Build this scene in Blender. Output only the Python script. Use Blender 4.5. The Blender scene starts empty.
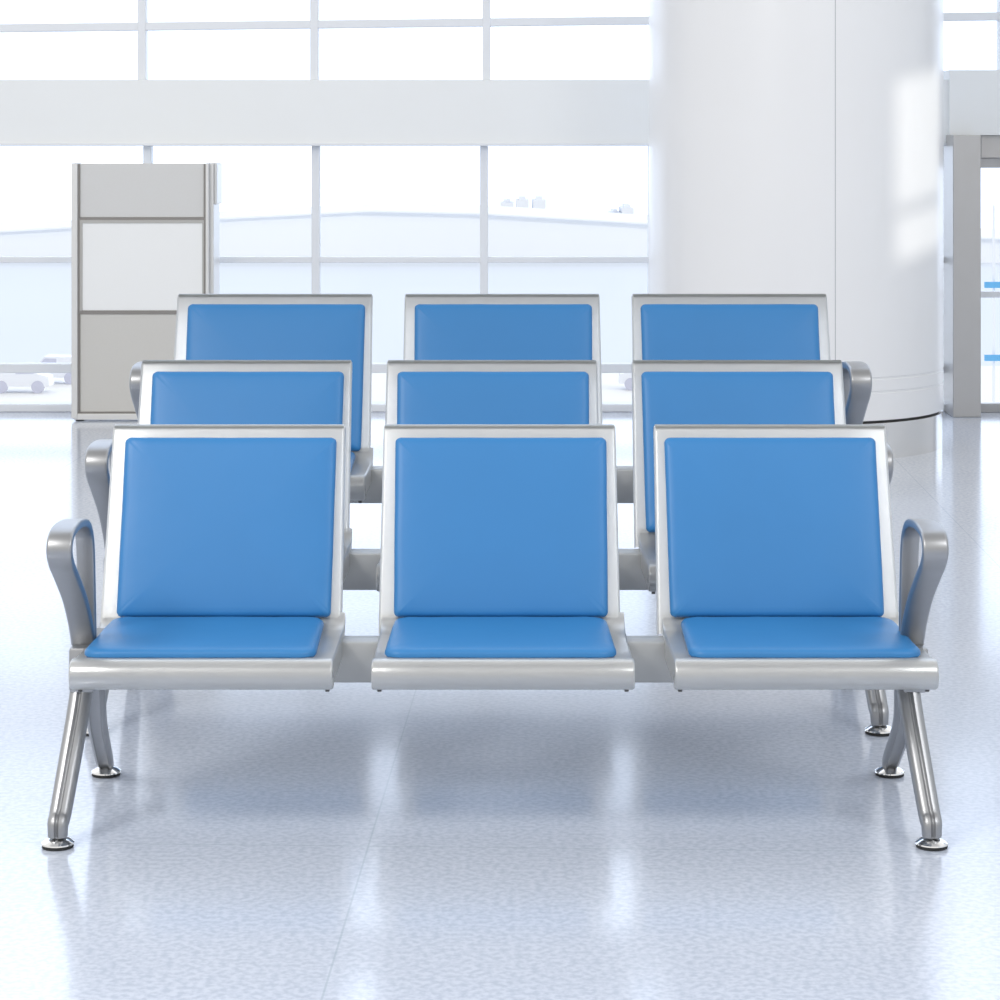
import bpy, bmesh, math, random
from mathutils import Vector, Matrix
PI = math.pi
S = bpy.context.scene
COL = S.collection

# ------------------------------------------------------------------ camera, world, light, exposure
EYE = 1.414            # lens height above the floor (m)
FOC = 2400.0           # focal length in pixels of a 1000 px frame
HOR = 138.0            # picture row of the eye level
cam = bpy.data.cameras.new('camera')
cam.sensor_fit = 'HORIZONTAL'; cam.sensor_width = 36.0
cam.lens = 36.0 * FOC / 1000.0
cam.shift_y = -(500.0 - HOR) / 1000.0
cam.clip_end = 2000
co = bpy.data.objects.new('camera', cam); COL.objects.link(co)
co.location = (0, 0, EYE); co.rotation_euler = (PI / 2, 0, 0)
S.camera = co

S.view_settings.view_transform = 'Standard'
S.view_settings.look = 'None'
S.view_settings.gamma = 1.0
S.view_settings.use_curve_mapping = False
S.view_settings.exposure = 0.06

SKY_FRONT = (1.75, 1.95, 2.3, 1)
SKY_HIGH = (1.02, 1.01, 0.99, 1)
SKY_TOP = (0.56, 0.56, 0.57, 1)       # overhead: the hall's roof is darker than its glazed sides
SKY_LOW = (0.80, 0.79, 0.775, 1)
w = bpy.data.worlds.new('world'); S.world = w; w.use_nodes = True
nt = w.node_tree; nt.nodes.clear()
wo = nt.nodes.new('ShaderNodeOutputWorld'); bg = nt.nodes.new('ShaderNodeBackground')
tc = nt.nodes.new('ShaderNodeTexCoord'); sx = nt.nodes.new('ShaderNodeSeparateXYZ')
nt.links.new(tc.outputs['Generated'], sx.inputs[0])
r1 = nt.nodes.new('ShaderNodeMapRange'); r1.interpolation_type = 'SMOOTHSTEP'
r1.inputs['From Min'].default_value = -0.1; r1.inputs['From Max'].default_value = 0.7
nt.links.new(sx.outputs['Z'], r1.inputs['Value'])
r2 = nt.nodes.new('ShaderNodeMapRange'); r2.interpolation_type = 'SMOOTHSTEP'
r2.inputs['From Min'].default_value = 0.45; r2.inputs['From Max'].default_value = 0.8
nt.links.new(sx.outputs['Y'], r2.inputs['Value'])
m1 = nt.nodes.new('ShaderNodeMix'); m1.data_type = 'RGBA'
m1.inputs['A'].default_value = SKY_LOW; m1.inputs['B'].default_value = SKY_HIGH
m2 = nt.nodes.new('ShaderNodeMix'); m2.data_type = 'RGBA'
m2.inputs['B'].default_value = SKY_FRONT
r3 = nt.nodes.new('ShaderNodeMapRange'); r3.interpolation_type = 'SMOOTHSTEP'
r3.inputs['From Min'].default_value = 0.80; r3.inputs['From Max'].default_value = 0.94
nt.links.new(sx.outputs['Z'], r3.inputs['Value'])
m3 = nt.nodes.new('ShaderNodeMix'); m3.data_type = 'RGBA'; m3.inputs['B'].default_value = SKY_TOP
nt.links.new(r3.outputs[0], m3.inputs['Factor']); nt.links.new(m1.outputs['Result'], m3.inputs['A'])
nt.links.new(r1.outputs[0], m1.inputs['Factor']); nt.links.new(m3.outputs['Result'], m2.inputs['A'])
nt.links.new(r2.outputs[0], m2.inputs['Factor']); nt.links.new(m2.outputs['Result'], bg.inputs['Color'])
nt.links.new(bg.outputs[0], wo.inputs[0])

def area(name, loc, target, sx_, sy_, power, color):
    l = bpy.data.lights.new(name, 'AREA'); l.shape = 'RECTANGLE'; l.size = sx_; l.size_y = sy_
    l.energy = power; l.color = color
    o = bpy.data.objects.new(name, l); COL.objects.link(o); o.location = loc
    o.rotation_euler = (Vector(target) - Vector(loc)).to_track_quat('-Z', 'Y').to_euler()
area('ceiling_lamp', (-3.4, 1.6, 4.4), (0.2, 5.6, 0.3), 1.8, 1.4, 145, (1.0, 0.985, 0.96))
area('ceiling_lamp', (3.4, 1.6, 4.4), (-0.2, 5.6, 0.3), 1.8, 1.4, 70, (0.97, 0.985, 1.0))

SUN_AZ = math.radians(22)     # comes from the right, a little from the viewer's side
SUN_EL = math.radians(14)
sun = bpy.data.lights.new('sun', 'SUN'); sun.energy = 1.2; sun.angle = math.radians(1.2); sun.color = (1.0, 0.97, 0.88)
so = bpy.data.objects.new('sun', sun); COL.objects.link(so)
SUN_TO = Vector((math.cos(SUN_EL) * math.cos(SUN_AZ), -math.cos(SUN_EL) * math.sin(SUN_AZ), math.sin(SUN_EL)))
so.rotation_euler = (-SUN_TO).to_track_quat('-Z', 'Y').to_euler(); so.location = (8, 2, 5)

# ------------------------------------------------------------------ materials
def mat(name, base, rough=0.5, metal=0.0, coat=0.0, noise=None, bump=None, spec=0.5, coat_rough=0.05):
    m = bpy.data.materials.new(name); m.use_nodes = True
    t = m.node_tree; b = t.nodes['Principled BSDF']
    b.inputs['Base Color'].default_value = (*base, 1); b.inputs['Roughness'].default_value = rough
    b.inputs['Metallic'].default_value = metal; b.inputs['Coat Weight'].default_value = coat
    b.inputs['Coat Roughness'].default_value = coat_rough
    b.inputs['Specular IOR Level'].default_value = spec
    tcn = t.nodes.new('ShaderNodeTexCoord')
    if noise:
        sc, amt = noise
        n = t.nodes.new('ShaderNodeTexNoise'); n.inputs['Scale'].default_value = sc; n.inputs['Detail'].default_value = 4
        t.links.new(tcn.outputs['Object'], n.inputs['Vector'])
        mx = t.nodes.new('ShaderNodeMix'); mx.data_type = 'RGBA'
        mx.inputs['A'].default_value = (*[c * (1 - amt) for c in base], 1)
        mx.inputs['B'].default_value = (*[min(1, c * (1 + amt)) for c in base], 1)
        t.links.new(n.outputs['Fac'], mx.inputs['Factor']); t.links.new(mx.outputs['Result'], b.inputs['Base Color'])
    if bump:
        sc, st, di = bump
        n2 = t.nodes.new('ShaderNodeTexNoise'); n2.inputs['Scale'].default_value = sc; n2.inputs['Detail'].default_value = 3
        t.links.new(tcn.outputs['Object'], n2.inputs['Vector'])
        bp = t.nodes.new('ShaderNodeBump'); bp.inputs['Strength'].default_value = st; bp.inputs['Distance'].default_value = di
        t.links.new(n2.outputs['Fac'], bp.inputs['Height']); t.links.new(bp.outputs[0], b.inputs['Normal'])
    return m

M = {}
M['silver'] = mat('silver_powder_coat', (0.86, 0.865, 0.86), 0.36, 0.40, noise=(60, 0.015))
M['pan'] = mat('silver_seat_sheet', (0.80, 0.805, 0.80), 0.30, 0.65, noise=(60, 0.015))
M['edge'] = mat('darker_metallic_edge', (0.62, 0.63, 0.625), 0.33, 0.9)  # top strip: darker and more metallic than the back sheet
M['beam'] = mat('beam_silver_paint', (0.40, 0.41, 0.415), 0.45, 0.4, noise=(40, 0.03))
M['cast'] = mat('cast_aluminium', (0.36, 0.365, 0.375), 0.38, 0.82, noise=(70, 0.03), bump=(250, 0.05, 0.001))
M['chrome'] = mat('chrome', (0.82, 0.82, 0.82), 0.08, 1.0)
M['rubber'] = mat('black_rubber', (0.02, 0.02, 0.02), 0.6)
M['vinyl'] = mat('blue_vinyl', (0.031, 0.195, 0.465), 0.42, 0.0, noise=(5, 0.05), bump=(9, 0.10, 0.01), spec=0.45)
M['screw'] = mat('dark_screw', (0.10, 0.10, 0.10), 0.4, 0.8)
M['wall'] = mat('white_wall_paint', (0.87, 0.885, 0.885), 0.6, noise=(1.2, 0.012))
M['mullion'] = mat('white_window_metal', (0.80, 0.82, 0.85), 0.4, 0.0)
M['column'] = mat('column_cladding', (0.85, 0.852, 0.86), 0.32, 0.0, noise=(2, 0.01), coat=0.25, coat_rough=0.12)
M['joint'] = mat('grey_joint', (0.45, 0.46, 0.48), 0.7)
M['dark'] = mat('dark_gap', (0.05, 0.05, 0.05), 0.8)
M['steel'] = mat('brushed_steel', (0.84, 0.815, 0.78), 0.14, 0.95, noise=(8, 0.03))
M['post'] = mat('door_post_steel', (0.52, 0.51, 0.50), 0.38, 0.5, noise=(6, 0.04))
M['door'] = mat('door_grey_metal', (0.42, 0.42, 0.43), 0.35, 0.5)
M['panel'] = mat('panel_grey_fabric', (0.68, 0.675, 0.66), 0.75, noise=(90, 0.02))
M['panel_low'] = mat('panel_beige_fabric', (0.63, 0.615, 0.58), 0.75, noise=(90, 0.02))
M['board'] = mat('white_board', (0.90, 0.905, 0.895), 0.3)
M['panel_frame'] = mat('panel_frame_metal', (0.74, 0.735, 0.72), 0.35, 0.3)
M['board_edge'] = mat('board_edge_metal', (0.46, 0.45, 0.43), 0.4, 0.3)
M['panel_line'] = mat('panel_frame_line', (0.27, 0.255, 0.24), 0.45, 0.3)
M['hangar'] = mat('haze_tinted_cladding', (0.93, 0.95, 0.99), 0.8, noise=(0.05, 0.02))  # distance haze put into this pale blue
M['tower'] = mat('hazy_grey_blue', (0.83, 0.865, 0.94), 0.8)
M['apron'] = mat('haze_tinted_apron', (0.76, 0.81, 0.90), 0.9, noise=(0.02, 0.02))  # bluish haze tint mixed into the concrete colour
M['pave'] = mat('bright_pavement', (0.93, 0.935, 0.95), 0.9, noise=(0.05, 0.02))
M['van'] = mat('white_vehicle_paint', (0.80, 0.82, 0.88), 0.3)
M['vglass'] = mat('vehicle_glass', (0.55, 0.56, 0.68), 0.1)
M['blue_stripe'] = mat('blue_barrier', (0.12, 0.42, 0.78), 0.6)

def glass_mat():
    m = bpy.data.materials.new('window_glass'); m.use_nodes = True
    t = m.node_tree; t.nodes.clear()
    o = t.nodes.new('ShaderNodeOutputMaterial'); mx = t.nodes.new('ShaderNodeMixShader')
    tr = t.nodes.new('ShaderNodeBsdfTransparent'); gl = t.nodes.new('ShaderNodeBsdfGlossy')
    tr.inputs['Color'].default_value = (0.97, 0.985, 1.0, 1); gl.inputs['Roughness'].default_value = 0.02
    f = t.nodes.new('ShaderNodeFresnel'); f.inputs['IOR'].default_value = 1.25
    t.links.new(f.outputs[0], mx.inputs[0]); t.links.new(tr.outputs[0], mx.inputs[1]); t.links.new(gl.outputs[0], mx.inputs[2])
    t.links.new(mx.outputs[0], o.inputs['Surface'])
    return m
M['glass'] = glass_mat()

def floor_mat():
    m = bpy.data.materials.new('polished_terrazzo'); m.use_nodes = True
    t = m.node_tree; b = t.nodes['Principled BSDF']
    tcn = t.nodes.new('ShaderNodeTexCoord')
    def noise(sc, det):
        n = t.nodes.new('ShaderNodeTexNoise'); n.inputs['Scale'].default_value = sc; n.inputs['Detail'].default_value = det
        t.links.new(tcn.outputs['Object'], n.inputs['Vector']); return n
    def ramp(n, a, b_, ca, cb):
        r = t.nodes.new('ShaderNodeValToRGB'); r.color_ramp.elements[0].position = a; r.color_ramp.elements[1].position = b_
        r.color_ramp.elements[0].color = ca; r.color_ramp.elements[1].color = cb
        t.links.new(n.outputs['Fac'], r.inputs[0]); return r
    n1 = noise(75, 3); r_1 = ramp(n1, 0.36, 0.62, (0.80, 0.82, 0.85, 1), (1, 1, 1, 1))
    n3 = noise(1.3, 3); r_3 = ramp(n3, 0.3, 0.7, (0.93, 0.94, 0.955, 1), (1, 1, 1, 1))
    mu = t.nodes.new('ShaderNodeMix'); mu.data_type = 'RGBA'; mu.blend_type = 'MULTIPLY'; mu.inputs['Factor'].default_value = 1
    t.links.new(r_1.outputs[0], mu.inputs['A']); t.links.new(r_3.outputs[0], mu.inputs['B'])
    mu2 = t.nodes.new('ShaderNodeMix'); mu2.data_type = 'RGBA'; mu2.blend_type = 'MULTIPLY'; mu2.inputs['Factor'].default_value = 1
    mu2.inputs['B'].default_value = FLOOR_BASE
    t.links.new(mu.outputs['Result'], mu2.inputs['A'])
    # real slab joints, a little rotated against the room
    mp = t.nodes.new('ShaderNodeMapping'); mp.inputs['Rotation'].default_value = (0, 0, math.radians(2.0))
    mp.inputs['Location'].default_value = (0.43, 0.62, 0)
    t.links.new(tcn.outputs['Object'], mp.inputs[0])
    br = t.nodes.new('ShaderNodeTexBrick'); br.offset = 0.0
    br.inputs['Scale'].default_value = 1.0; br.inputs['Mortar Size'].default_value = 0.0022; br.inputs['Mortar Smooth'].default_value = 0.3
    br.inputs['Brick Width'].default_value = 1.8; br.inputs['Row Height'].default_value = 1.8
    t.links.new(mp.outputs[0], br.inputs['Vector'])
    mj = t.nodes.new('ShaderNodeMix'); mj.data_type = 'RGBA'; mj.inputs['B'].default_value = (0.36, 0.44, 0.52, 1)
    fm = t.nodes.new('ShaderNodeMath'); fm.operation = 'MULTIPLY'; fm.inputs[1].default_value = 0.45
    t.links.new(br.outputs['Fac'], fm.inputs[0]); t.links.new(fm.outputs[0], mj.inputs['Factor'])
    t.links.new(mu2.outputs['Result'], mj.inputs['A']); t.links.new(mj.outputs['Result'], b.inputs['Base Color'])
    b.inputs['Roughness'].default_value = 0.16
    b.inputs['IOR'].default_value = 1.5
    b.inputs['Coat Weight'].default_value = 0.25; b.inputs['Coat Roughness'].default_value = 0.09
    return m
FLOOR_BASE = (0.67, 0.715, 0.81, 1)
M['floor'] = floor_mat()

# ------------------------------------------------------------------ helpers
def link(name, me, m, parent=None, smooth=True, auto=35):
    for p in me.polygons: p.use_smooth = smooth
    me.materials.append(m)
    if smooth:
        bm = bmesh.new(); bm.from_mesh(me); a = math.radians(auto)
        for e in bm.edges:
            if len(e.link_faces) == 2 and e.calc_face_angle(0) > a: e.smooth = False
        bm.to_mesh(me); bm.free()
    o = bpy.data.objects.new(name, me); COL.objects.link(o)
    if parent: o.parent = parent
    return o
def build(name, bm, m, parent=None, smooth=True, auto=35):
    bmesh.ops.recalc_face_normals(bm, faces=bm.faces[:])
    me = bpy.data.meshes.new(name); bm.to_mesh(me); bm.free()
    return link(name, me, m, parent, smooth, auto)
def tag(o, **k):
    for a, b in k.items(): o[a] = b
    return o
def empty(name, loc):
    o = bpy.data.objects.new(name, None); o.empty_display_size = 0.1; COL.objects.link(o); o.location = loc; return o

def box(bm, x0, x1, y0, y1, z0, z1, bev=0.0, slope=0.0):
    """axis-aligned box; slope raises it with x (dz per m)"""
    v = [bm.verts.new((x, y, z + slope * x)) for x in (x0, x1) for y in (y0, y1) for z in (z0, z1)]
    fs = [bm.faces.new([v[i] for i in f]) for f in ((0, 1, 3, 2), (4, 6, 7, 5), (0, 4, 5, 1), (2, 3, 7, 6), (0, 2, 6, 4), (1, 5, 7, 3))]
    if bev > 0:
        es = list({e for f in fs for e in f.edges})
        bmesh.ops.bevel(bm, geom=es, offset=bev, segments=2, affect='EDGES', profile=0.5)
def cyl(bm, c, r0, r1, z0, z1, n=32, cap=True):
    rings = []
    for r, z in ((r0, z0), (r1, z1)):
        rings.append([bm.verts.new((c[0] + r * math.cos(2 * PI * i / n), c[1] + r * math.sin(2 * PI * i / n), z)) for i in range(n)])
    for i in range(n): bm.faces.new((rings[0][i], rings[0][(i + 1) % n], rings[1][(i + 1) % n], rings[1][i]))
    if cap: bm.faces.new(rings[0]); bm.faces.new(rings[1])
def lathe(bm, c, prof, n=28):
    rings = [[bm.verts.new((c[0] + r * math.cos(2 * PI * i / n), c[1] + r * math.sin(2 * PI * i / n), c[2] + z)) for i in range(n)] for r, z in prof]
    for a, b in zip(rings, rings[1:]):
        for i in range(n): bm.faces.new((a[i], a[(i + 1) % n], b[(i + 1) % n], b[i]))
    bm.faces.new(rings[0]); bm.faces.new(rings[-1])
def spline(P, n):
    """Catmull-Rom through the points, n steps a span"""
    P = [Vector(p) for p in P]; Q = [2 * P[0] - P[1]] + P + [2 * P[-1] - P[-2]]; out = []
    for i in range(1, len(Q) - 2):
        a, b, c, d = Q[i - 1:i + 3]
        for k in range(n):
            t = k / n
            out.append(0.5 * ((2 * b) + (c - a) * t + (2 * a - 5 * b + 4 * c - d) * t * t + (3 * b - a - 3 * c + d) * t ** 3))
    out.append(P[-1]); return out
def sweep(bm, path, section, scale=None):
    """sweep a section (a across = x, b = normal in the yz plane) along a path lying near the yz plane"""
    rings = []
    for i, p in enumerate(path):
        t = (path[min(i + 1, len(path) - 1)] - path[max(i - 1, 0)]).normalized()
        X = Vector((1, 0, 0)); N = t.cross(X).normalized(); A = N.cross(t).normalized()
        sa, sb = scale(i / (len(path) - 1)) if scale else (1, 1)
        rings.append([bm.verts.new(p + A * (a * sa) + N * (b * sb)) for a, b in section])
    n = len(section)
    for r, q in zip(rings, rings[1:]):
        for i in range(n): bm.faces.new((r[i], r[(i + 1) % n], q[(i + 1) % n], q[i]))
    bm.faces.new(rings[0]); bm.faces.new(rings[-1])
def rrect_section(w_, h_, r, n=5):
    out = []
    for cx, cy, a0 in ((w_ / 2 - r, h_ / 2 - r, 0), (-w_ / 2 + r, h_ / 2 - r, 90), (-w_ / 2 + r, -h_ / 2 + r, 180), (w_ / 2 - r, -h_ / 2 + r, 270)):
        for i in range(n + 1):
            a = math.radians(a0 + 90 * i / n); out.append((cx + r * math.cos(a), cy + r * math.sin(a)))
    return out

# ------------------------------------------------------------------ the bench
PITCH = 0.60
BENCH_SEATS = (-PITCH, 0.0, PITCH)
def P3(v, wv, u=0):
    """point on the reclined back: u across, v along the slope, wv out of its face (towards the sitter)"""
    y0, z0, y1, z1 = 0.345, 0.366, 0.510, 0.780
    L = math.hypot(y1 - y0, z1 - z0); dy, dz = (y1 - y0) / L, (z1 - z0) / L
    return Vector((u, y0 + dy * v - dz * wv, z0 + dz * v + dy * wv))
BACK_L = math.hypot(0.165, 0.414)

def backrest_mesh(cx):
    """bent sheet tray: flat face, top rolled back, sides turned back"""
    bm = bmesh.new()
    prof = []                       # (v, w)
    prof += [(-0.012, 0.0), (0.02, 0.0), (0.12, 0.0), (0.24, 0.0), (0.35, 0.0), (BACK_L - 0.014, 0.0)]
    R = 0.019
    for i in range(1, 11):
        a = math.radians(165 * i / 10); prof.append((BACK_L - 0.014 + R * math.sin(a), -R + R * math.cos(a)))
    prof.append((BACK_L - 0.024, -0.036))
    us = []
    def hw(v): return 0.2590 - 0.003 * max(0, min(1, v / BACK_L))
    rr = 0.007
    cols = [(-1, -0.026), (-1, -rr)]
    side = [(0, -0.026), (0, -rr)] + [(rr * (1 - math.cos(math.radians(a))), -rr * (1 - math.sin(math.radians(a)))) for a in (30, 60, 90)]
    grid = []
    for v, w_ in prof:
        h = hw(v); row = []
        rolled = w_ < -0.004
        for s in (-1, 1):
            seq = side if s == -1 else side[::-1]
            if s == 1:
                for k in (-0.6, -0.2, 0.2, 0.6): row.append(bm.verts.new(P3(v, w_, cx + k * h)))
            for ins, dep in seq:
                if rolled:           # on the roll the turned-back sides close towards the roll's centre
                    f = -dep / 0.026; cv, cw = BACK_L - 0.014, -R
                    vv, ww = v + (cv - v) * f * 0.9, w_ + (cw - w_) * f * 0.9
                else: vv, ww = v, w_ + dep
                row.append(bm.verts.new(P3(vv, ww, cx + s * (h - ins))))
        grid.append(row)
    for a, b in zip(grid, grid[1:]):
        for i in range(len(a) - 1): bm.faces.new((a[i], a[i + 1], b[i + 1], b[i]))
    bmesh.ops.solidify(bm, geom=bm.faces[:], thickness=0.0022)
    return bm

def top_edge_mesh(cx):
    """darker, more metallic strip laid over the rolled top of the back"""
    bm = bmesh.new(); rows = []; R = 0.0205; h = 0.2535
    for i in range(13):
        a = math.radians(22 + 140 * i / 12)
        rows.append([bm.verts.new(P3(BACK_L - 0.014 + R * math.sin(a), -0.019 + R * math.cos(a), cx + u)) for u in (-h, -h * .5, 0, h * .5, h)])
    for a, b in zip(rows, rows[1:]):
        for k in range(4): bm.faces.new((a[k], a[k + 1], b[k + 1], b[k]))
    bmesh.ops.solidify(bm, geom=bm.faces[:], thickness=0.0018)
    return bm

def pan_mesh(cx):
    """seat sheet: rolled front lip, flat seat, rear turned up to meet the back, sides turned down"""
    bm = bmesh.new(); prof = []
    cy, cz, R = -0.016, 0.3485, 0.0305
    prof.append((0.010, 0.318))
    for i in range(0, 13):
        a = math.radians(265 - 175 * i / 12); prof.append((cy + R * math.cos(a) * 1.05, cz + R * math.sin(a)))
    top = cz + R - 0.006
    prof += [(0.004, top + 0.004), (0.016, top), (0.10, top - 0.002), (0.22, top - 0.004), (0.30, top - 0.003), (0.335, top + 0.002), (0.352, top + 0.012), (0.360, top + 0.024)]
    h = 0.2605; grid = []
    for (y, z) in prof:
        lip = y < 0.012; row = []
        def down(f):
            if lip: return (y + (cy - y) * f * 0.75, z + (cz - z) * f * 0.75)
            return (y, z - 0.046 * f * (1 if y < 0.3 else max(0.25, 1 - (y - 0.3) * 12)))
        seq = [(0, 1.0), (0, 0.12), (0.0015, 0.04), (0.004, 0.0)]
        for ins, f in seq:
            yy, zz = down(f); row.append(bm.verts.new((cx - h + ins, yy, zz)))
        for k in (-0.6, -0.2, 0.2, 0.6): row.append(bm.verts.new((cx + k * h, y, z)))
        for ins, f in seq[::-1]:
            yy, zz = down(f); row.append(bm.verts.new((cx + h - ins, yy, zz)))
        grid.append(row)
    for a, b in zip(grid, grid[1:]):
        for i in range(len(a) - 1): bm.faces.new((a[i], a[i + 1], b[i + 1], b[i]))
    bmesh.ops.solidify(bm, geom=bm.faces[:], thickness=0.0022)
    return bm

def cushion(place, w0, w1, length, thick, rc, seed):
    """upholstered pad: trapezoid w0 (v = 0) to w1 (v = length), rounded corners, pillowed top; place(u, v, w) -> point"""
    rnd = random.Random(seed); bm = bmesh.new(); out = []
    n = 8; seg = 12
    corners = [(1, 0, 270), (1, 1, 0), (-1, 1, 90), (-1, 0, 180)]
    base = []
    def pt(sx, sy, a):
        return (sx, sy, a)
    for sx, sy, a0 in corners:
        cv = rc if sy == 0 else length - rc
        hw_ = (w0 + (w1 - w0) * cv / length) / 2
        for i in range(n + 1):
            a = math.radians(a0 + 90 * i / n)
            base.append((sx * (hw_ - rc) + rc * math.cos(a), cv + rc * math.sin(a)))
    pts = []                                     # subdivide the straight sides
    for i in range(len(base)):
        a, b = base[i], base[(i + 1) % len(base)]
        d = math.hypot(a[0] - b[0], a[1] - b[1]); k = max(1, int(d / 0.03))
        for j in range(k): pts.append((a[0] + (b[0] - a[0]) * j / k, a[1] + (b[1] - a[1]) * j / k))
    cx_, cy_ = 0, length / 2
    ph = [rnd.uniform(0, 6.28) for _ in range(4)]
    rings = [(0.004, 0.0), (0.0, thick * 0.25), (0.0, thick * 0.5), (0.0015, thick * 0.68), (0.0045, thick * 0.84), (0.010, thick * 0.95), (0.020, thick * 1.03), (0.040, thick * 1.10), (0.07, thick * 1.15), (0.11, thick * 1.18), (0.16, thick * 1.2)]
    R = []
    for ins, hgt in rings:
        row = []
        for i, (u, v) in enumerate(pts):
            hw_ = (w0 + (w1 - w0) * v / length) / 2
            su = max(0.02, 1 - ins / hw_); sv = max(0.02, 1 - ins / (length / 2))
            t = i / len(pts) * 2 * PI
            fade = max(0.0, 1 - ins / 0.03)
            wob = fade * (0.0008 * math.sin(9 * t + ph[0]) + 0.0006 * math.sin(17 * t + ph[1]) + 0.0005 * math.sin(31 * t + ph[2])) * (1 if hgt > thick * 0.5 else 0.6)
            row.append(bm.verts.new(place(u * su * (1 + wob), cy_ + (v - cy_) * sv * (1 + wob), hgt + wob * 0.5)))
        R.append(row)
    for a, b in zip(R, R[1:]):
        m_ = len(a)
        for i in range(m_): bm.faces.new((a[i], a[(i + 1) % m_], b[(i + 1) % m_], b[i]))
    bm.faces.new(R[0])
    c = bm.verts.new(place(0, cy_, thick * 1.2))
    for i in range(len(R[-1])): bm.faces.new((R[-1][i], R[-1][(i + 1) % len(R[-1])], c))
    return bm

FX = {-1: (-.882, -.874), 1: (.861, .865)}
def armrest_mesh(s):
    X = -0.858 if s < 0 else 0.848
    P = [(X, .160, .372), (X, .120, .425), (X, .055, .485), (X, -.035, .545), (X, -.090, .580), (X, -.113, .608), (X, -.098, .633), (X, -.050, .642), (X, .03, .640), (X, .105, .628), (X, .143, .607), (X, .158, .57), (X, .168, .50), (X, .176, .43), (X, .182, .365)]
    path = spline([(x - s * .004 * max(0, min(1, (i - 8) / 3)), y, z) for i, (x, y, z) in enumerate(P)], 6)
    sec = rrect_section(0.054, 0.0145, 0.0062, 5)
    bm = bmesh.new()
    sweep(bm, path, sec, lambda t: (0.94 - 0.24 * max(0, min(1, (t - .50) / .2)), 1.0 + 0.25 * (1 - abs(2 * t - 0.8))))
    return bm
def grooved(w_, h_, gw, gd, side=1, both=False):
    """oval section with a groove down the face that looks to the viewer"""
    out = []; n = 88
    for i in range(n):
        a = 2 * PI * i / n
        ca, sa = math.cos(a), math.sin(a)
        x = w_ / 2 * math.copysign(abs(ca) ** 0.75, ca); y = h_ / 2 * math.copysign(abs(sa) ** 0.75, sa)
        if (y * side > 0 or both) and abs(x) < gw: y -= math.copysign(gd * (1 - (x / gw) ** 2) ** 0.5, y)
        out.append((x, y))
    return out
def front_leg_mesh(s):
    f = FX[s][0]; a = f - s * .020
    P = [(a - s * .003, .165, .315), (a, .130, .250), (a + s * .010, .075, .150), (f - s * .002, .022, .066), (FX[s][0], .004, .048), (FX[s][0], 0, .040), (FX[s][0], 0, .022)]
    bm = bmesh.new()
    sweep(bm, spline(P, 6), grooved(.047, .044, .0045, .006, both=True), lambda t: (1.02 - 0.2 * t, 1.0 - 0.15 * t))
    return bm
def rear_leg_mesh(s):
    P = [(s * .842, .185, .315), (s * .846, .225, .262), (s * .862, .350, .160), (FX[s][1] - s * .003, .490, .052), (FX[s][1], .520, .036), (FX[s][1], .540, .024)]
    bm = bmesh.new()
    sweep(bm, spline(P, 6), grooved(.042, .036, .0115, .0075, both=True), lambda t: (1.15 - 0.35 * t, 1.0 - 0.2 * t))
    return bm
def foot(x, y, parent):
    bm = bmesh.new(); lathe(bm, (x, y, 0), [(.0300, .0065), (.0335, .0075), (.0325, .0100), (.0240, .0155), (.0130, .0190), (.0100, .0200), (.0095, .0300), (.0075, .0310), (.0075, .0400)])
    f = build('levelling_foot', bm, M['chrome'], parent)
    bm = bmesh.new(); lathe(bm, (x, y, 0), [(.0270, .0), (.0315, .0012), (.0315, .0065), (.0270, .0070)])
    build('rubber_pad', bm, M['rubber'], f)

def make_bench():
    root = empty('waiting_bench', (0, 0, 0))
    bm = bmesh.new(); box(bm, -.872, .865, .250, .320, .270, .356, .005); build('beam', bm, M['beam'], root)
    for k, (cx, bx, dp, db) in enumerate(zip((-.592, .006, .607), (-.598, -.001, .596), (-.009, -.005, .004), (.007, .003, -.003))):
        pan = build('seat_pan', pan_mesh(cx), M['pan'], root)
        top = .3735
        build('seat_cushion', cushion(lambda u, v, w_: Vector((cx + dp + u, -.004 + v, top - .004 * v + w_)), .466, .452, .348, .0215, .034, 10 + k), M['vinyl'], pan)
        for s in (-1, 1):
            bm = bmesh.new(); cyl(bm, (cx + s * .247, .010), .0045, .0045, .308, .3185, 12); build('screw', bm, M['screw'], pan)
            bm = bmesh.new(); box(bm, cx + s * .215 - .006, cx + s * .215 + .006, .225, .330, .276, .366, .002); build('bracket', bm, M['beam'], pan)
        bk = build('backrest', backrest_mesh(bx), M['silver'], root)
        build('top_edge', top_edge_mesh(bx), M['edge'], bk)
        build('backrest_cushion', cushion(lambda u, v, w_: P3(.022 + v, w_ + .0005, bx + db + u), .458, .464, .393, .020, .012, 20 + k), M['vinyl'], bk)
    for s in (-1, 1):
        bm = bmesh.new()
        box(bm, (-.856 if s < 0 else .850) - .027, (-.856 if s < 0 else .850) + .027, .120, .330, .278, .372, .008)
        build('end_bracket', bm, M['cast'], root)
        build('armrest', armrest_mesh(s), M['cast'], root)
        l = build('leg', front_leg_mesh(s), M['cast'], root); foot(FX[s][0], 0, l)
        l = build('leg', rear_leg_mesh(s), M['cast'], root); foot(FX[s][1], .540, l)
    return root
def copy_tree(o, parent=None):
    c = o.copy(); COL.objects.link(c); c.parent = parent
    for ch in list(o.children): copy_tree(ch, c)
    return c

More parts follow.
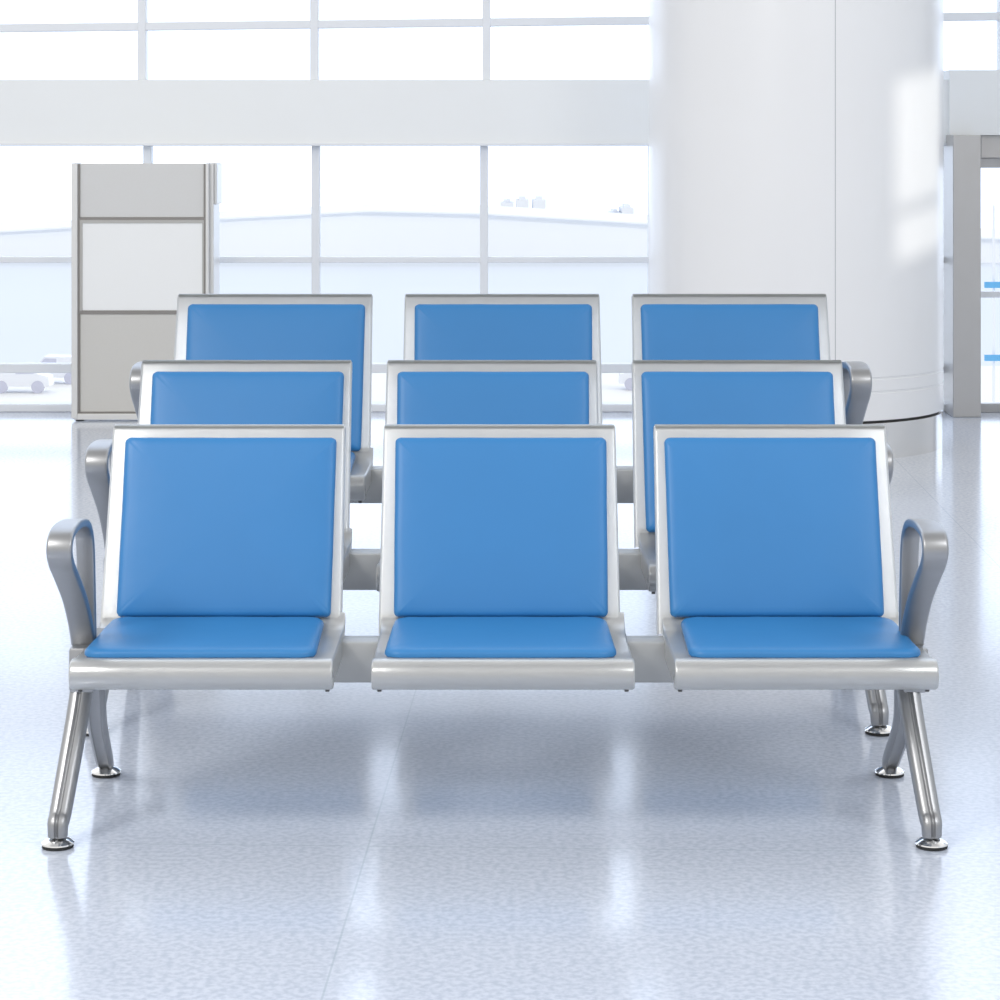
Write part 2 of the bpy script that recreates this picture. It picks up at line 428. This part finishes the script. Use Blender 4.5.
# ------------------------------------------------------------------ floor and outside ground
WY = 12.40                                   # inner face of the window wall
def X(px, Y): return (px - 500.0) * Y / FOC
def Z(py, Y): return EYE + (HOR - py) * Y / FOC
bm = bmesh.new(); box(bm, -9, 9, -4, WY + .12, -.12, 0); tag(build('floor', bm, M['floor'], smooth=False), kind='structure')
GZ = -12.0
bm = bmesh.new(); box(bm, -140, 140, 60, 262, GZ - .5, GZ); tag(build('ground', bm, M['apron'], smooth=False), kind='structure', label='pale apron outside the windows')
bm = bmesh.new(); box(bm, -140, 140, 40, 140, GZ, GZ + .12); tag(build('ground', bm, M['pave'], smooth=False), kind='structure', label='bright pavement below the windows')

# ------------------------------------------------------------------ window wall
XL, XR = -7.0, 7.0
XD = X(946, WY)                               # where the door bay begins
slope = 0.012
def zrow(py_left, Y=WY): return Z(py_left, Y) + slope * 2.58   # height at x = 0 of a bar that reads py_left at the picture's left edge
Z_BAND_B = Z(143, WY); Z_BAND_T = Z(80, WY)
bm = bmesh.new()
box(bm, XL, XD, WY - .06, WY + .14, Z_BAND_B, Z_BAND_T, 0)
box(bm, XD, XR, WY - .10, WY + .14, Z(135, WY - .1), Z(70, WY - .1), 0)
tag(build('wall_back', bm, M['wall'], smooth=False), kind='structure')
# ledge under the band
bm = bmesh.new(); box(bm, XL, XD, WY - .075, WY + .14, Z(146, WY), Z(143, WY), .004); tag(build('trim_1', bm, M['mullion'], smooth=False), kind='structure')
# low rail at the floor
bm = bmesh.new(); box(bm, XL, XD, WY - .02, WY + .12, 0, Z(404, WY), .006); tag(build('trim_2', bm, M['mullion'], smooth=False), kind='structure')

win1 = tag(empty('window_1', (0, WY, Z_BAND_T)), kind='structure', label='upper row of panes above the white band')
def child(o, bm, name, m, smooth=False):
    c = build(name, bm, m, None, smooth); c.parent = o; c.matrix_parent_inverse = Matrix.Translation(-Vector(o.location)); return c
bm = bmesh.new()
pitch = 172.5 * WY / FOC
k0 = X(141.5, WY)
ks = [k0 + pitch * i for i in range(-15, 22)]
for x in ks:
    if XL < x < XR: box(bm, x - .021, x + .021, WY + .0, WY + .09, Z_BAND_T, 6.4, .004)
child(win1, bm, 'mullion', M['mullion'])
for k, py in enumerate((28, -95, -218, -341, -464)):
    bm = bmesh.new(); zc = zrow(py)
    box(bm, XL, XR, WY + .005, WY + .085, zc - .021, zc + .021, .004, slope)
    child(win1, bm, 'transom', M['mullion'])
bm = bmesh.new(); box(bm, XL, XR, WY + .04, WY + .046, Z_BAND_T, 6.4); child(win1, bm, 'pane', M['glass'])
bm = bmesh.new(); box(bm, XL, XR, WY - .02, WY + .12, 6.4, 6.6); child(win1, bm, 'head', M['mullion'])

win2 = tag(empty('window_2', (0, WY, 0)), kind='structure', label='lower row of tall panes down to the floor')
bm = bmesh.new()
k0 = X(147, WY); pl = 168.5 * WY / FOC
for i in range(-15, 5):
    x = k0 + pl * i
    if XL < x < XD - .1: box(bm, x - .021, x + .021, WY, WY + .09, .04, Z(146, WY), .004)
child(win2, bm, 'mullion', M['mullion'])
for a, b, d in ((257, 263, .0), (364, 373, .01)):
    bm = bmesh.new(); box(bm, XL, XD, WY + .005 - d, WY + .085, Z(b, WY), Z(a, WY), .004); child(win2, bm, 'transom', M['mullion'])
bm = bmesh.new(); box(bm, XL, XD, WY + .04, WY + .046, .04, Z(146, WY)); child(win2, bm, 'pane', M['glass'])
bm = bmesh.new()
box(bm, X(945, WY), X(952, WY), WY - .03, WY + .09, 0, Z(135, WY), .004)
child(win2, bm, 'jamb', M['wall'])

# ------------------------------------------------------------------ door bay at the right
YD = WY - .05
door = tag(empty('door_1', (X(1060, YD), YD, 0)), kind='structure', label='grey framed glass door at the right edge')
bm = bmesh.new(); box(bm, X(953, 12.15), X(981, 12.15), 12.15, 12.40, 0, Z(135, 12.15), .004); child(door, bm, 'door_post', M['post'])
bm = bmesh.new(); box(bm, X(981, YD), X(1180, YD), YD, YD + .1, Z(158, YD), Z(135, YD), .003); child(door, bm, 'door_header', M['post'])
bm = bmesh.new(); box(bm, X(981, YD), X(1180, YD), YD + .02, YD + .08, Z(168, YD), Z(158, YD), .002); child(door, bm, 'track', M['door'])
bm = bmesh.new(); box(bm, X(981, YD), X(1180, YD), YD + .02, YD + .07, 0.0, Z(404, YD), .003); child(door, bm, 'bottom_rail', M['door'])
bm = bmesh.new(); box(bm, X(981, YD), X(1180, YD), YD + .03, YD + .07, Z(298, YD), Z(292, YD), .003); child(door, bm, 'mid_rail', M['mullion'])
bm = bmesh.new(); box(bm, X(981, YD), X(1180, YD), YD + .045, YD + .051, Z(404, YD), Z(168, YD)); child(door, bm, 'pane', M['glass'])
bm = bmesh.new(); box(bm, X(1180, YD), X(1210, YD), YD - .1, YD + .1, 0, Z(135, YD), .004); child(door, bm, 'door_post', M['post'])
bm = bmesh.new(); box(bm, X(1210, YD), XR, YD, YD + .1, 0, Z(135, YD)); tag(build('wall_far', bm, M['wall'], smooth=False), kind='structure')

# ------------------------------------------------------------------ column
CX, CY, CR = 1.373, 11.17, 0.680
col = empty('column', (CX, CY, 0))
tag(col, label='thick round white column with steel base behind the right-hand seats', category='column')
ZB = Z(423, CY - CR)
seam = math.atan2(-math.cos(math.radians(7.9)), math.sin(math.radians(7.9)))
bm = bmesh.new(); n = 180; rings = []
prof = [(ZB, -.012), (ZB + .004, 0)]
for py in (394, 380):
    z = Z(py, CY - CR); prof += [(z - .006, 0), (z - .004, -.004), (z + .004, -.004), (z + .006, 0)]
prof += [(1.5, 0), (3.0, 0), (4.4, 0), (6.2, 0)]
for z, dr in prof:
    ring = []
    for i in range(n):
        a = seam + 2 * PI * i / n; r = CR + dr
        ring.append(bm.verts.new((CX + r * math.cos(a), CY + r * math.sin(a), z)))
    rings.append(ring)
for a, b in zip(rings, rings[1:]):
    for i in range(n): bm.faces.new((a[i], a[(i + 1) % n], b[(i + 1) % n], b[i]))
bm.faces.new(rings[0]); bm.faces.new(rings[-1])
child(col, bm, 'cladding', M['column'], True)
bm = bmesh.new()
w_ = .0022
pts = [(CX + (CR + d) * math.cos(seam + e), CY + (CR + d) * math.sin(seam + e)) for d, e in ((-.01, -w_), (.0008, -w_), (.0008, w_), (-.01, w_))]
lo = [bm.verts.new((x, y, ZB + .01)) for x, y in pts]; hi = [bm.verts.new((x, y, 6.2)) for x, y in pts]
for i in range(4): bm.faces.new((lo[i], lo[(i + 1) % 4], hi[(i + 1) % 4], hi[i]))
bm.faces.new(lo); bm.faces.new(hi); child(col, bm, 'seam_strip', M['joint'])
bm = bmesh.new(); cyl(bm, (CX, CY), CR - .02, CR - .02, ZB - .010, ZB + .02, 120); child(col, bm, 'shadow_gap', M['dark'], True)
bm = bmesh.new(); cyl(bm, (CX, CY), CR - .004, CR - .004, 0, ZB - .010, 120); child(col, bm, 'base', M['steel'], True)

# ------------------------------------------------------------------ right wall (outside the picture) with the window the sun comes through
WX = 6.6
def through(px, py):
    """where the sun ray that lands on the column at this height and side crosses the right wall"""
    a = 0.0                              # angle round the column at which it shows at this column of the picture
    while 500 + FOC * (CX + CR * math.sin(a)) / (CY - CR * math.cos(a)) < px and a < 1.5: a += 0.002
    p = Vector((CX + CR * math.sin(a), CY - CR * math.cos(a), 0)); p.z = Z(py, p.y)
    t = (WX - p.x) / SUN_TO.x
    return p.y + SUN_TO.y * t, p.z + SUN_TO.z * t
ya, zt = through(893, 80); yb, zb = through(939, 245)
_, zm0 = through(915, 210); _, zm1 = through(915, 201)
y0, y1 = min(ya, yb), max(ya, yb)
bm = bmesh.new()
box(bm, WX, WX + .04, -4, y0, 0, 6.6)
box(bm, WX, WX + .04, y1, WY + .1, 0, 6.6)
box(bm, WX, WX + .04, y0, y1, 0, zb)
box(bm, WX, WX + .04, y0, y1, zt, 6.6)
tag(build('wall_right', bm, M['wall'], smooth=False), kind='structure')
bm = bmesh.new(); box(bm, WX, WX + .04, y0, y1, zm0, zm1); tag(build('window_3', bm, M['mullion'], smooth=False), kind='structure')

# ------------------------------------------------------------------ partition board
YP = 12.0
pb = empty('partition_board', (X(142, YP), YP, 0))
tag(pb, label='tall grey freestanding partition with white board in its middle, left of the seats', category='partition')
def pbox(name, x0, x1, ya_, yb_, pt, pbm, m, bev=.003):
    bm = bmesh.new(); box(bm, X(x0, YP), X(x1, YP), ya_, yb_, Z(pbm, YP), Z(pt, YP), bev); return child(pb, bm, name, m)
pbox('post', 72, 78, YP - .02, YP + .10, 163, 418, M['panel_frame'])
pbox('post', 206, 209, YP - .02, YP + .06, 163, 418, M['panel_frame'])
pbox('trim_strip', 78, 80, YP - .005, YP + .03, 164, 414, M['panel_line'], 0)
pbox('trim_strip', 204, 206, YP - .005, YP + .03, 164, 414, M['panel_line'], 0)
pbox('top_panel', 80, 204, YP, YP + .06, 163.5, 217.5, M['panel'])
pbox('divider', 80, 204, YP - .004, YP + .05, 217.5, 220, M['panel_line'], 0)
pbox('divider', 80, 204, YP - .004, YP + .05, 310.5, 314, M['panel_line'], 0)
wb = pbox('white_board', 82.3, 202.7, YP - .002, YP + .05, 222.8, 310.6, M['board'])
bmx = bmesh.new()
for a, b, c, d in ((80, 82.5, 220, 310.5), (202.5, 204, 220, 310.5), (82.5, 202.5, 220, 223)):
    box(bmx, X(a, YP), X(b, YP), YP - .006, YP + .04, Z(d, YP), Z(c, YP), 0)
fr = child(wb, bmx, 'board_frame', M['board_edge']); fr.matrix_parent_inverse = Matrix.Identity(4)
pbox('lower_panel', 80, 204, YP, YP + .06, 314, 412, M['panel_low'])
pbox('divider', 80, 204, YP - .004, YP + .05, 412, 413.5, M['panel_line'], 0)
pbox('base_rail', 74, 208, YP - .015, YP + .08, 413.5, 419.5, M['panel_frame'])
for x0 in (76, 198):
    bm = bmesh.new(); cyl(bm, (X(x0 + 3, YP), YP + .03), .022, .022, 0, Z(419.5, YP), 16); child(pb, bm, 'foot', M['rubber'])
bm = bmesh.new()                                 # side wing seen edge-on at the right
YR = YP + .28
box(bm, X(209, YP), X(209, YP) + .02, YP + .03, YR, Z(419, YP), Z(163, YP), .003)
child(pb, bm, 'side_panel', M['panel_frame'])
bm = bmesh.new(); box(bm, X(209, YP) + .02, X(209, YP) + .036, YP + .034, YR - .02, Z(205, YP), Z(163, YP), .008); child(pb, bm, 'side_cap', M['panel_frame'])

# ------------------------------------------------------------------ far outside
YH = 258.0
bm = bmesh.new()
prof = [(-260, 236), (0, 232), (100, 226), (220, 219), (370, 211.5), (480, 214), (600, 221), (680, 226), (900, 236), (1250, 246)]
f_ = [bm.verts.new((X(p, YH), YH, Z(q, YH))) for p, q in prof] + [bm.verts.new((X(1250, YH), YH, GZ)), bm.verts.new((X(-260, YH), YH, GZ))]
b_ = [bm.verts.new(v.co + Vector((0, 30, 0))) for v in f_]
bm.faces.new(f_); bm.faces.new(b_)
for i in range(len(f_)): bm.faces.new((f_[i], f_[(i + 1) % len(f_)], b_[(i + 1) % len(f_)], b_[i]))
hangar = empty('hangar', (0, YH, GZ))
tag(hangar, label='long low pale haze-tinted building with a shallow arched roof outside the windows', category='building')
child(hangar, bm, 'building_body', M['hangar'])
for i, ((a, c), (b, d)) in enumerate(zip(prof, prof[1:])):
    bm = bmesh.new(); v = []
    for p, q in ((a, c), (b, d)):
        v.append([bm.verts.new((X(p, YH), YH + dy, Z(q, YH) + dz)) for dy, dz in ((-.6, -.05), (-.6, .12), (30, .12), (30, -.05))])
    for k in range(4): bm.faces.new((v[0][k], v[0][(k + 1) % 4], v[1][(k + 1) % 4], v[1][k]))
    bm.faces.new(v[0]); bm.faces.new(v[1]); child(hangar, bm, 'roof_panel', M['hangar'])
YT = 330.0
def tower(px0, px1, pt, wins, label):
    t = empty('tower_block', (X((px0 + px1) / 2, YT), YT, GZ)); tag(t, label=label, category='building', group='hazy blocks on the skyline')
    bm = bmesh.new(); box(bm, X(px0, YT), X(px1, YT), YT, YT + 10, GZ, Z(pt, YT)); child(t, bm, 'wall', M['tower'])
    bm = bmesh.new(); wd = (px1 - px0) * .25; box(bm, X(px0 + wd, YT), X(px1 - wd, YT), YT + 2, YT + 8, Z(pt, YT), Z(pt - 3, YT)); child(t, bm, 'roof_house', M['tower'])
tower(500, 514, 203, 3, 'hazy block on the skyline, leftmost of the three beside the mullion')
tower(516, 529, 200, 3, 'hazy block on the skyline, middle one of the three')
tower(533, 546, 200, 3, 'hazy block on the skyline, right-hand one of the three')
tower(611, 621, 213, 2, 'small hazy block on the skyline next to the white column, the lower one')
tower(622, 634, 208, 2, 'hazy block on the skyline beside the white column, the taller one')

def vehicle(px, py, label, flip=1):
    """small airport service van on the pavement outside"""
    zg = GZ + .12; Y = (EYE - zg) * FOC / (py - HOR); x = X(px, Y)
    t = empty('service_van', (x, Y, zg)); tag(t, label=label, category='vehicle', group='vehicles outside the windows')
    prof = [(-1.5, .35), (-1.5, 1.0), (-1.35, 1.45), (.45, 1.5), (.95, 1.0), (1.5, .85), (1.55, .35)]
    bm = bmesh.new()
    fa = [bm.verts.new((x + flip * a, Y - .7, zg + h)) for a, h in prof]; fb = [bm.verts.new((x + flip * a, Y + .7, zg + h)) for a, h in prof]
    bm.faces.new(fa); bm.faces.new(fb)
    for i in range(len(fa)): bm.faces.new((fa[i], fa[(i + 1) % len(fa)], fb[(i + 1) % len(fb)], fb[i]))
    child(t, bm, 'body', M['van'])
    bm = bmesh.new()
    q = [(-.2, 1.0), (-.2, 1.38), (.42, 1.40), (.78, 1.02)]
    fa = [bm.verts.new((x + flip * a, Y - .715, zg + h)) for a, h in q]; fb = [bm.verts.new((x + flip * a, Y - .69, zg + h)) for a, h in q]
    bm.faces.new(fa); bm.faces.new(fb)
    for i in range(4): bm.faces.new((fa[i], fa[(i + 1) % 4], fb[(i + 1) % 4], fb[i]))
    child(t, bm, 'window', M['vglass'])
    for a in (-.95, .95):
        bm = bmesh.new(); n = 18
        r0 = [bm.verts.new((x + flip * a + .33 * math.cos(2 * PI * i / n), Y - .72, zg + .33 + .33 * math.sin(2 * PI * i / n))) for i in range(n)]
        r1_ = [bm.verts.new(v.co + Vector((0, .25, 0))) for v in r0]
        for i in range(n): bm.faces.new((r0[i], r0[(i + 1) % n], r1_[(i + 1) % n], r1_[i]))
        bm.faces.new(r0); bm.faces.new(r1_); child(t, bm, 'wheel', M['vglass'])
vehicle(22, 392, 'small white van on the pavement at the far left, seen under the window rail')
vehicle(55, 383, 'small white van on the pavement just left of the partition', -1)
vehicle(648, 389, 'small white vehicle outside between the middle and right-hand seats', -1)

# barrier with blue boards behind the glass door
YB = 60.0
bar = empty('barrier', (X(1040, YB), YB, GZ))
tag(bar, label='white and blue barrier outside the glass door', category='barrier')
for a, b, m in ((282, 288, 'blue_stripe'), (355, 361, 'blue_stripe')):
    bm = bmesh.new(); box(bm, X(985, YB), X(1150, YB), YB, YB + .1, Z(b, YB), Z(a, YB)); child(bar, bm, 'blue_board', M[m])
for px in (994, 1046, 1098, 1146):
    bm = bmesh.new(); box(bm, X(px, YB), X(px + 2, YB), YB + .1, YB + .2, GZ, Z(205, YB)); child(bar, bm, 'post', M['tower'])

# ------------------------------------------------------------------ benches (each row a little larger and farther)
b1 = make_bench()
b1.location = (0, 4.787, 0)
b2 = copy_tree(b1); b2.scale = (1.070,) * 3; b2.location = (-0.020, 5.70, 0)
b3 = copy_tree(b1); b3.scale = (1.188,) * 3; b3.location = (0.008, 6.88, 0)
for b, l in ((b1, 'three-seat waiting bench with blue cushions, nearest row, its seats and front legs fully in view'),
             (b2, 'three-seat waiting bench with blue cushions, middle row, between the other two benches'),
             (b3, 'three-seat waiting bench with blue cushions, rearmost row, nearest the windows')):
    tag(b, label=l, category='bench', group='blue waiting benches in three rows')
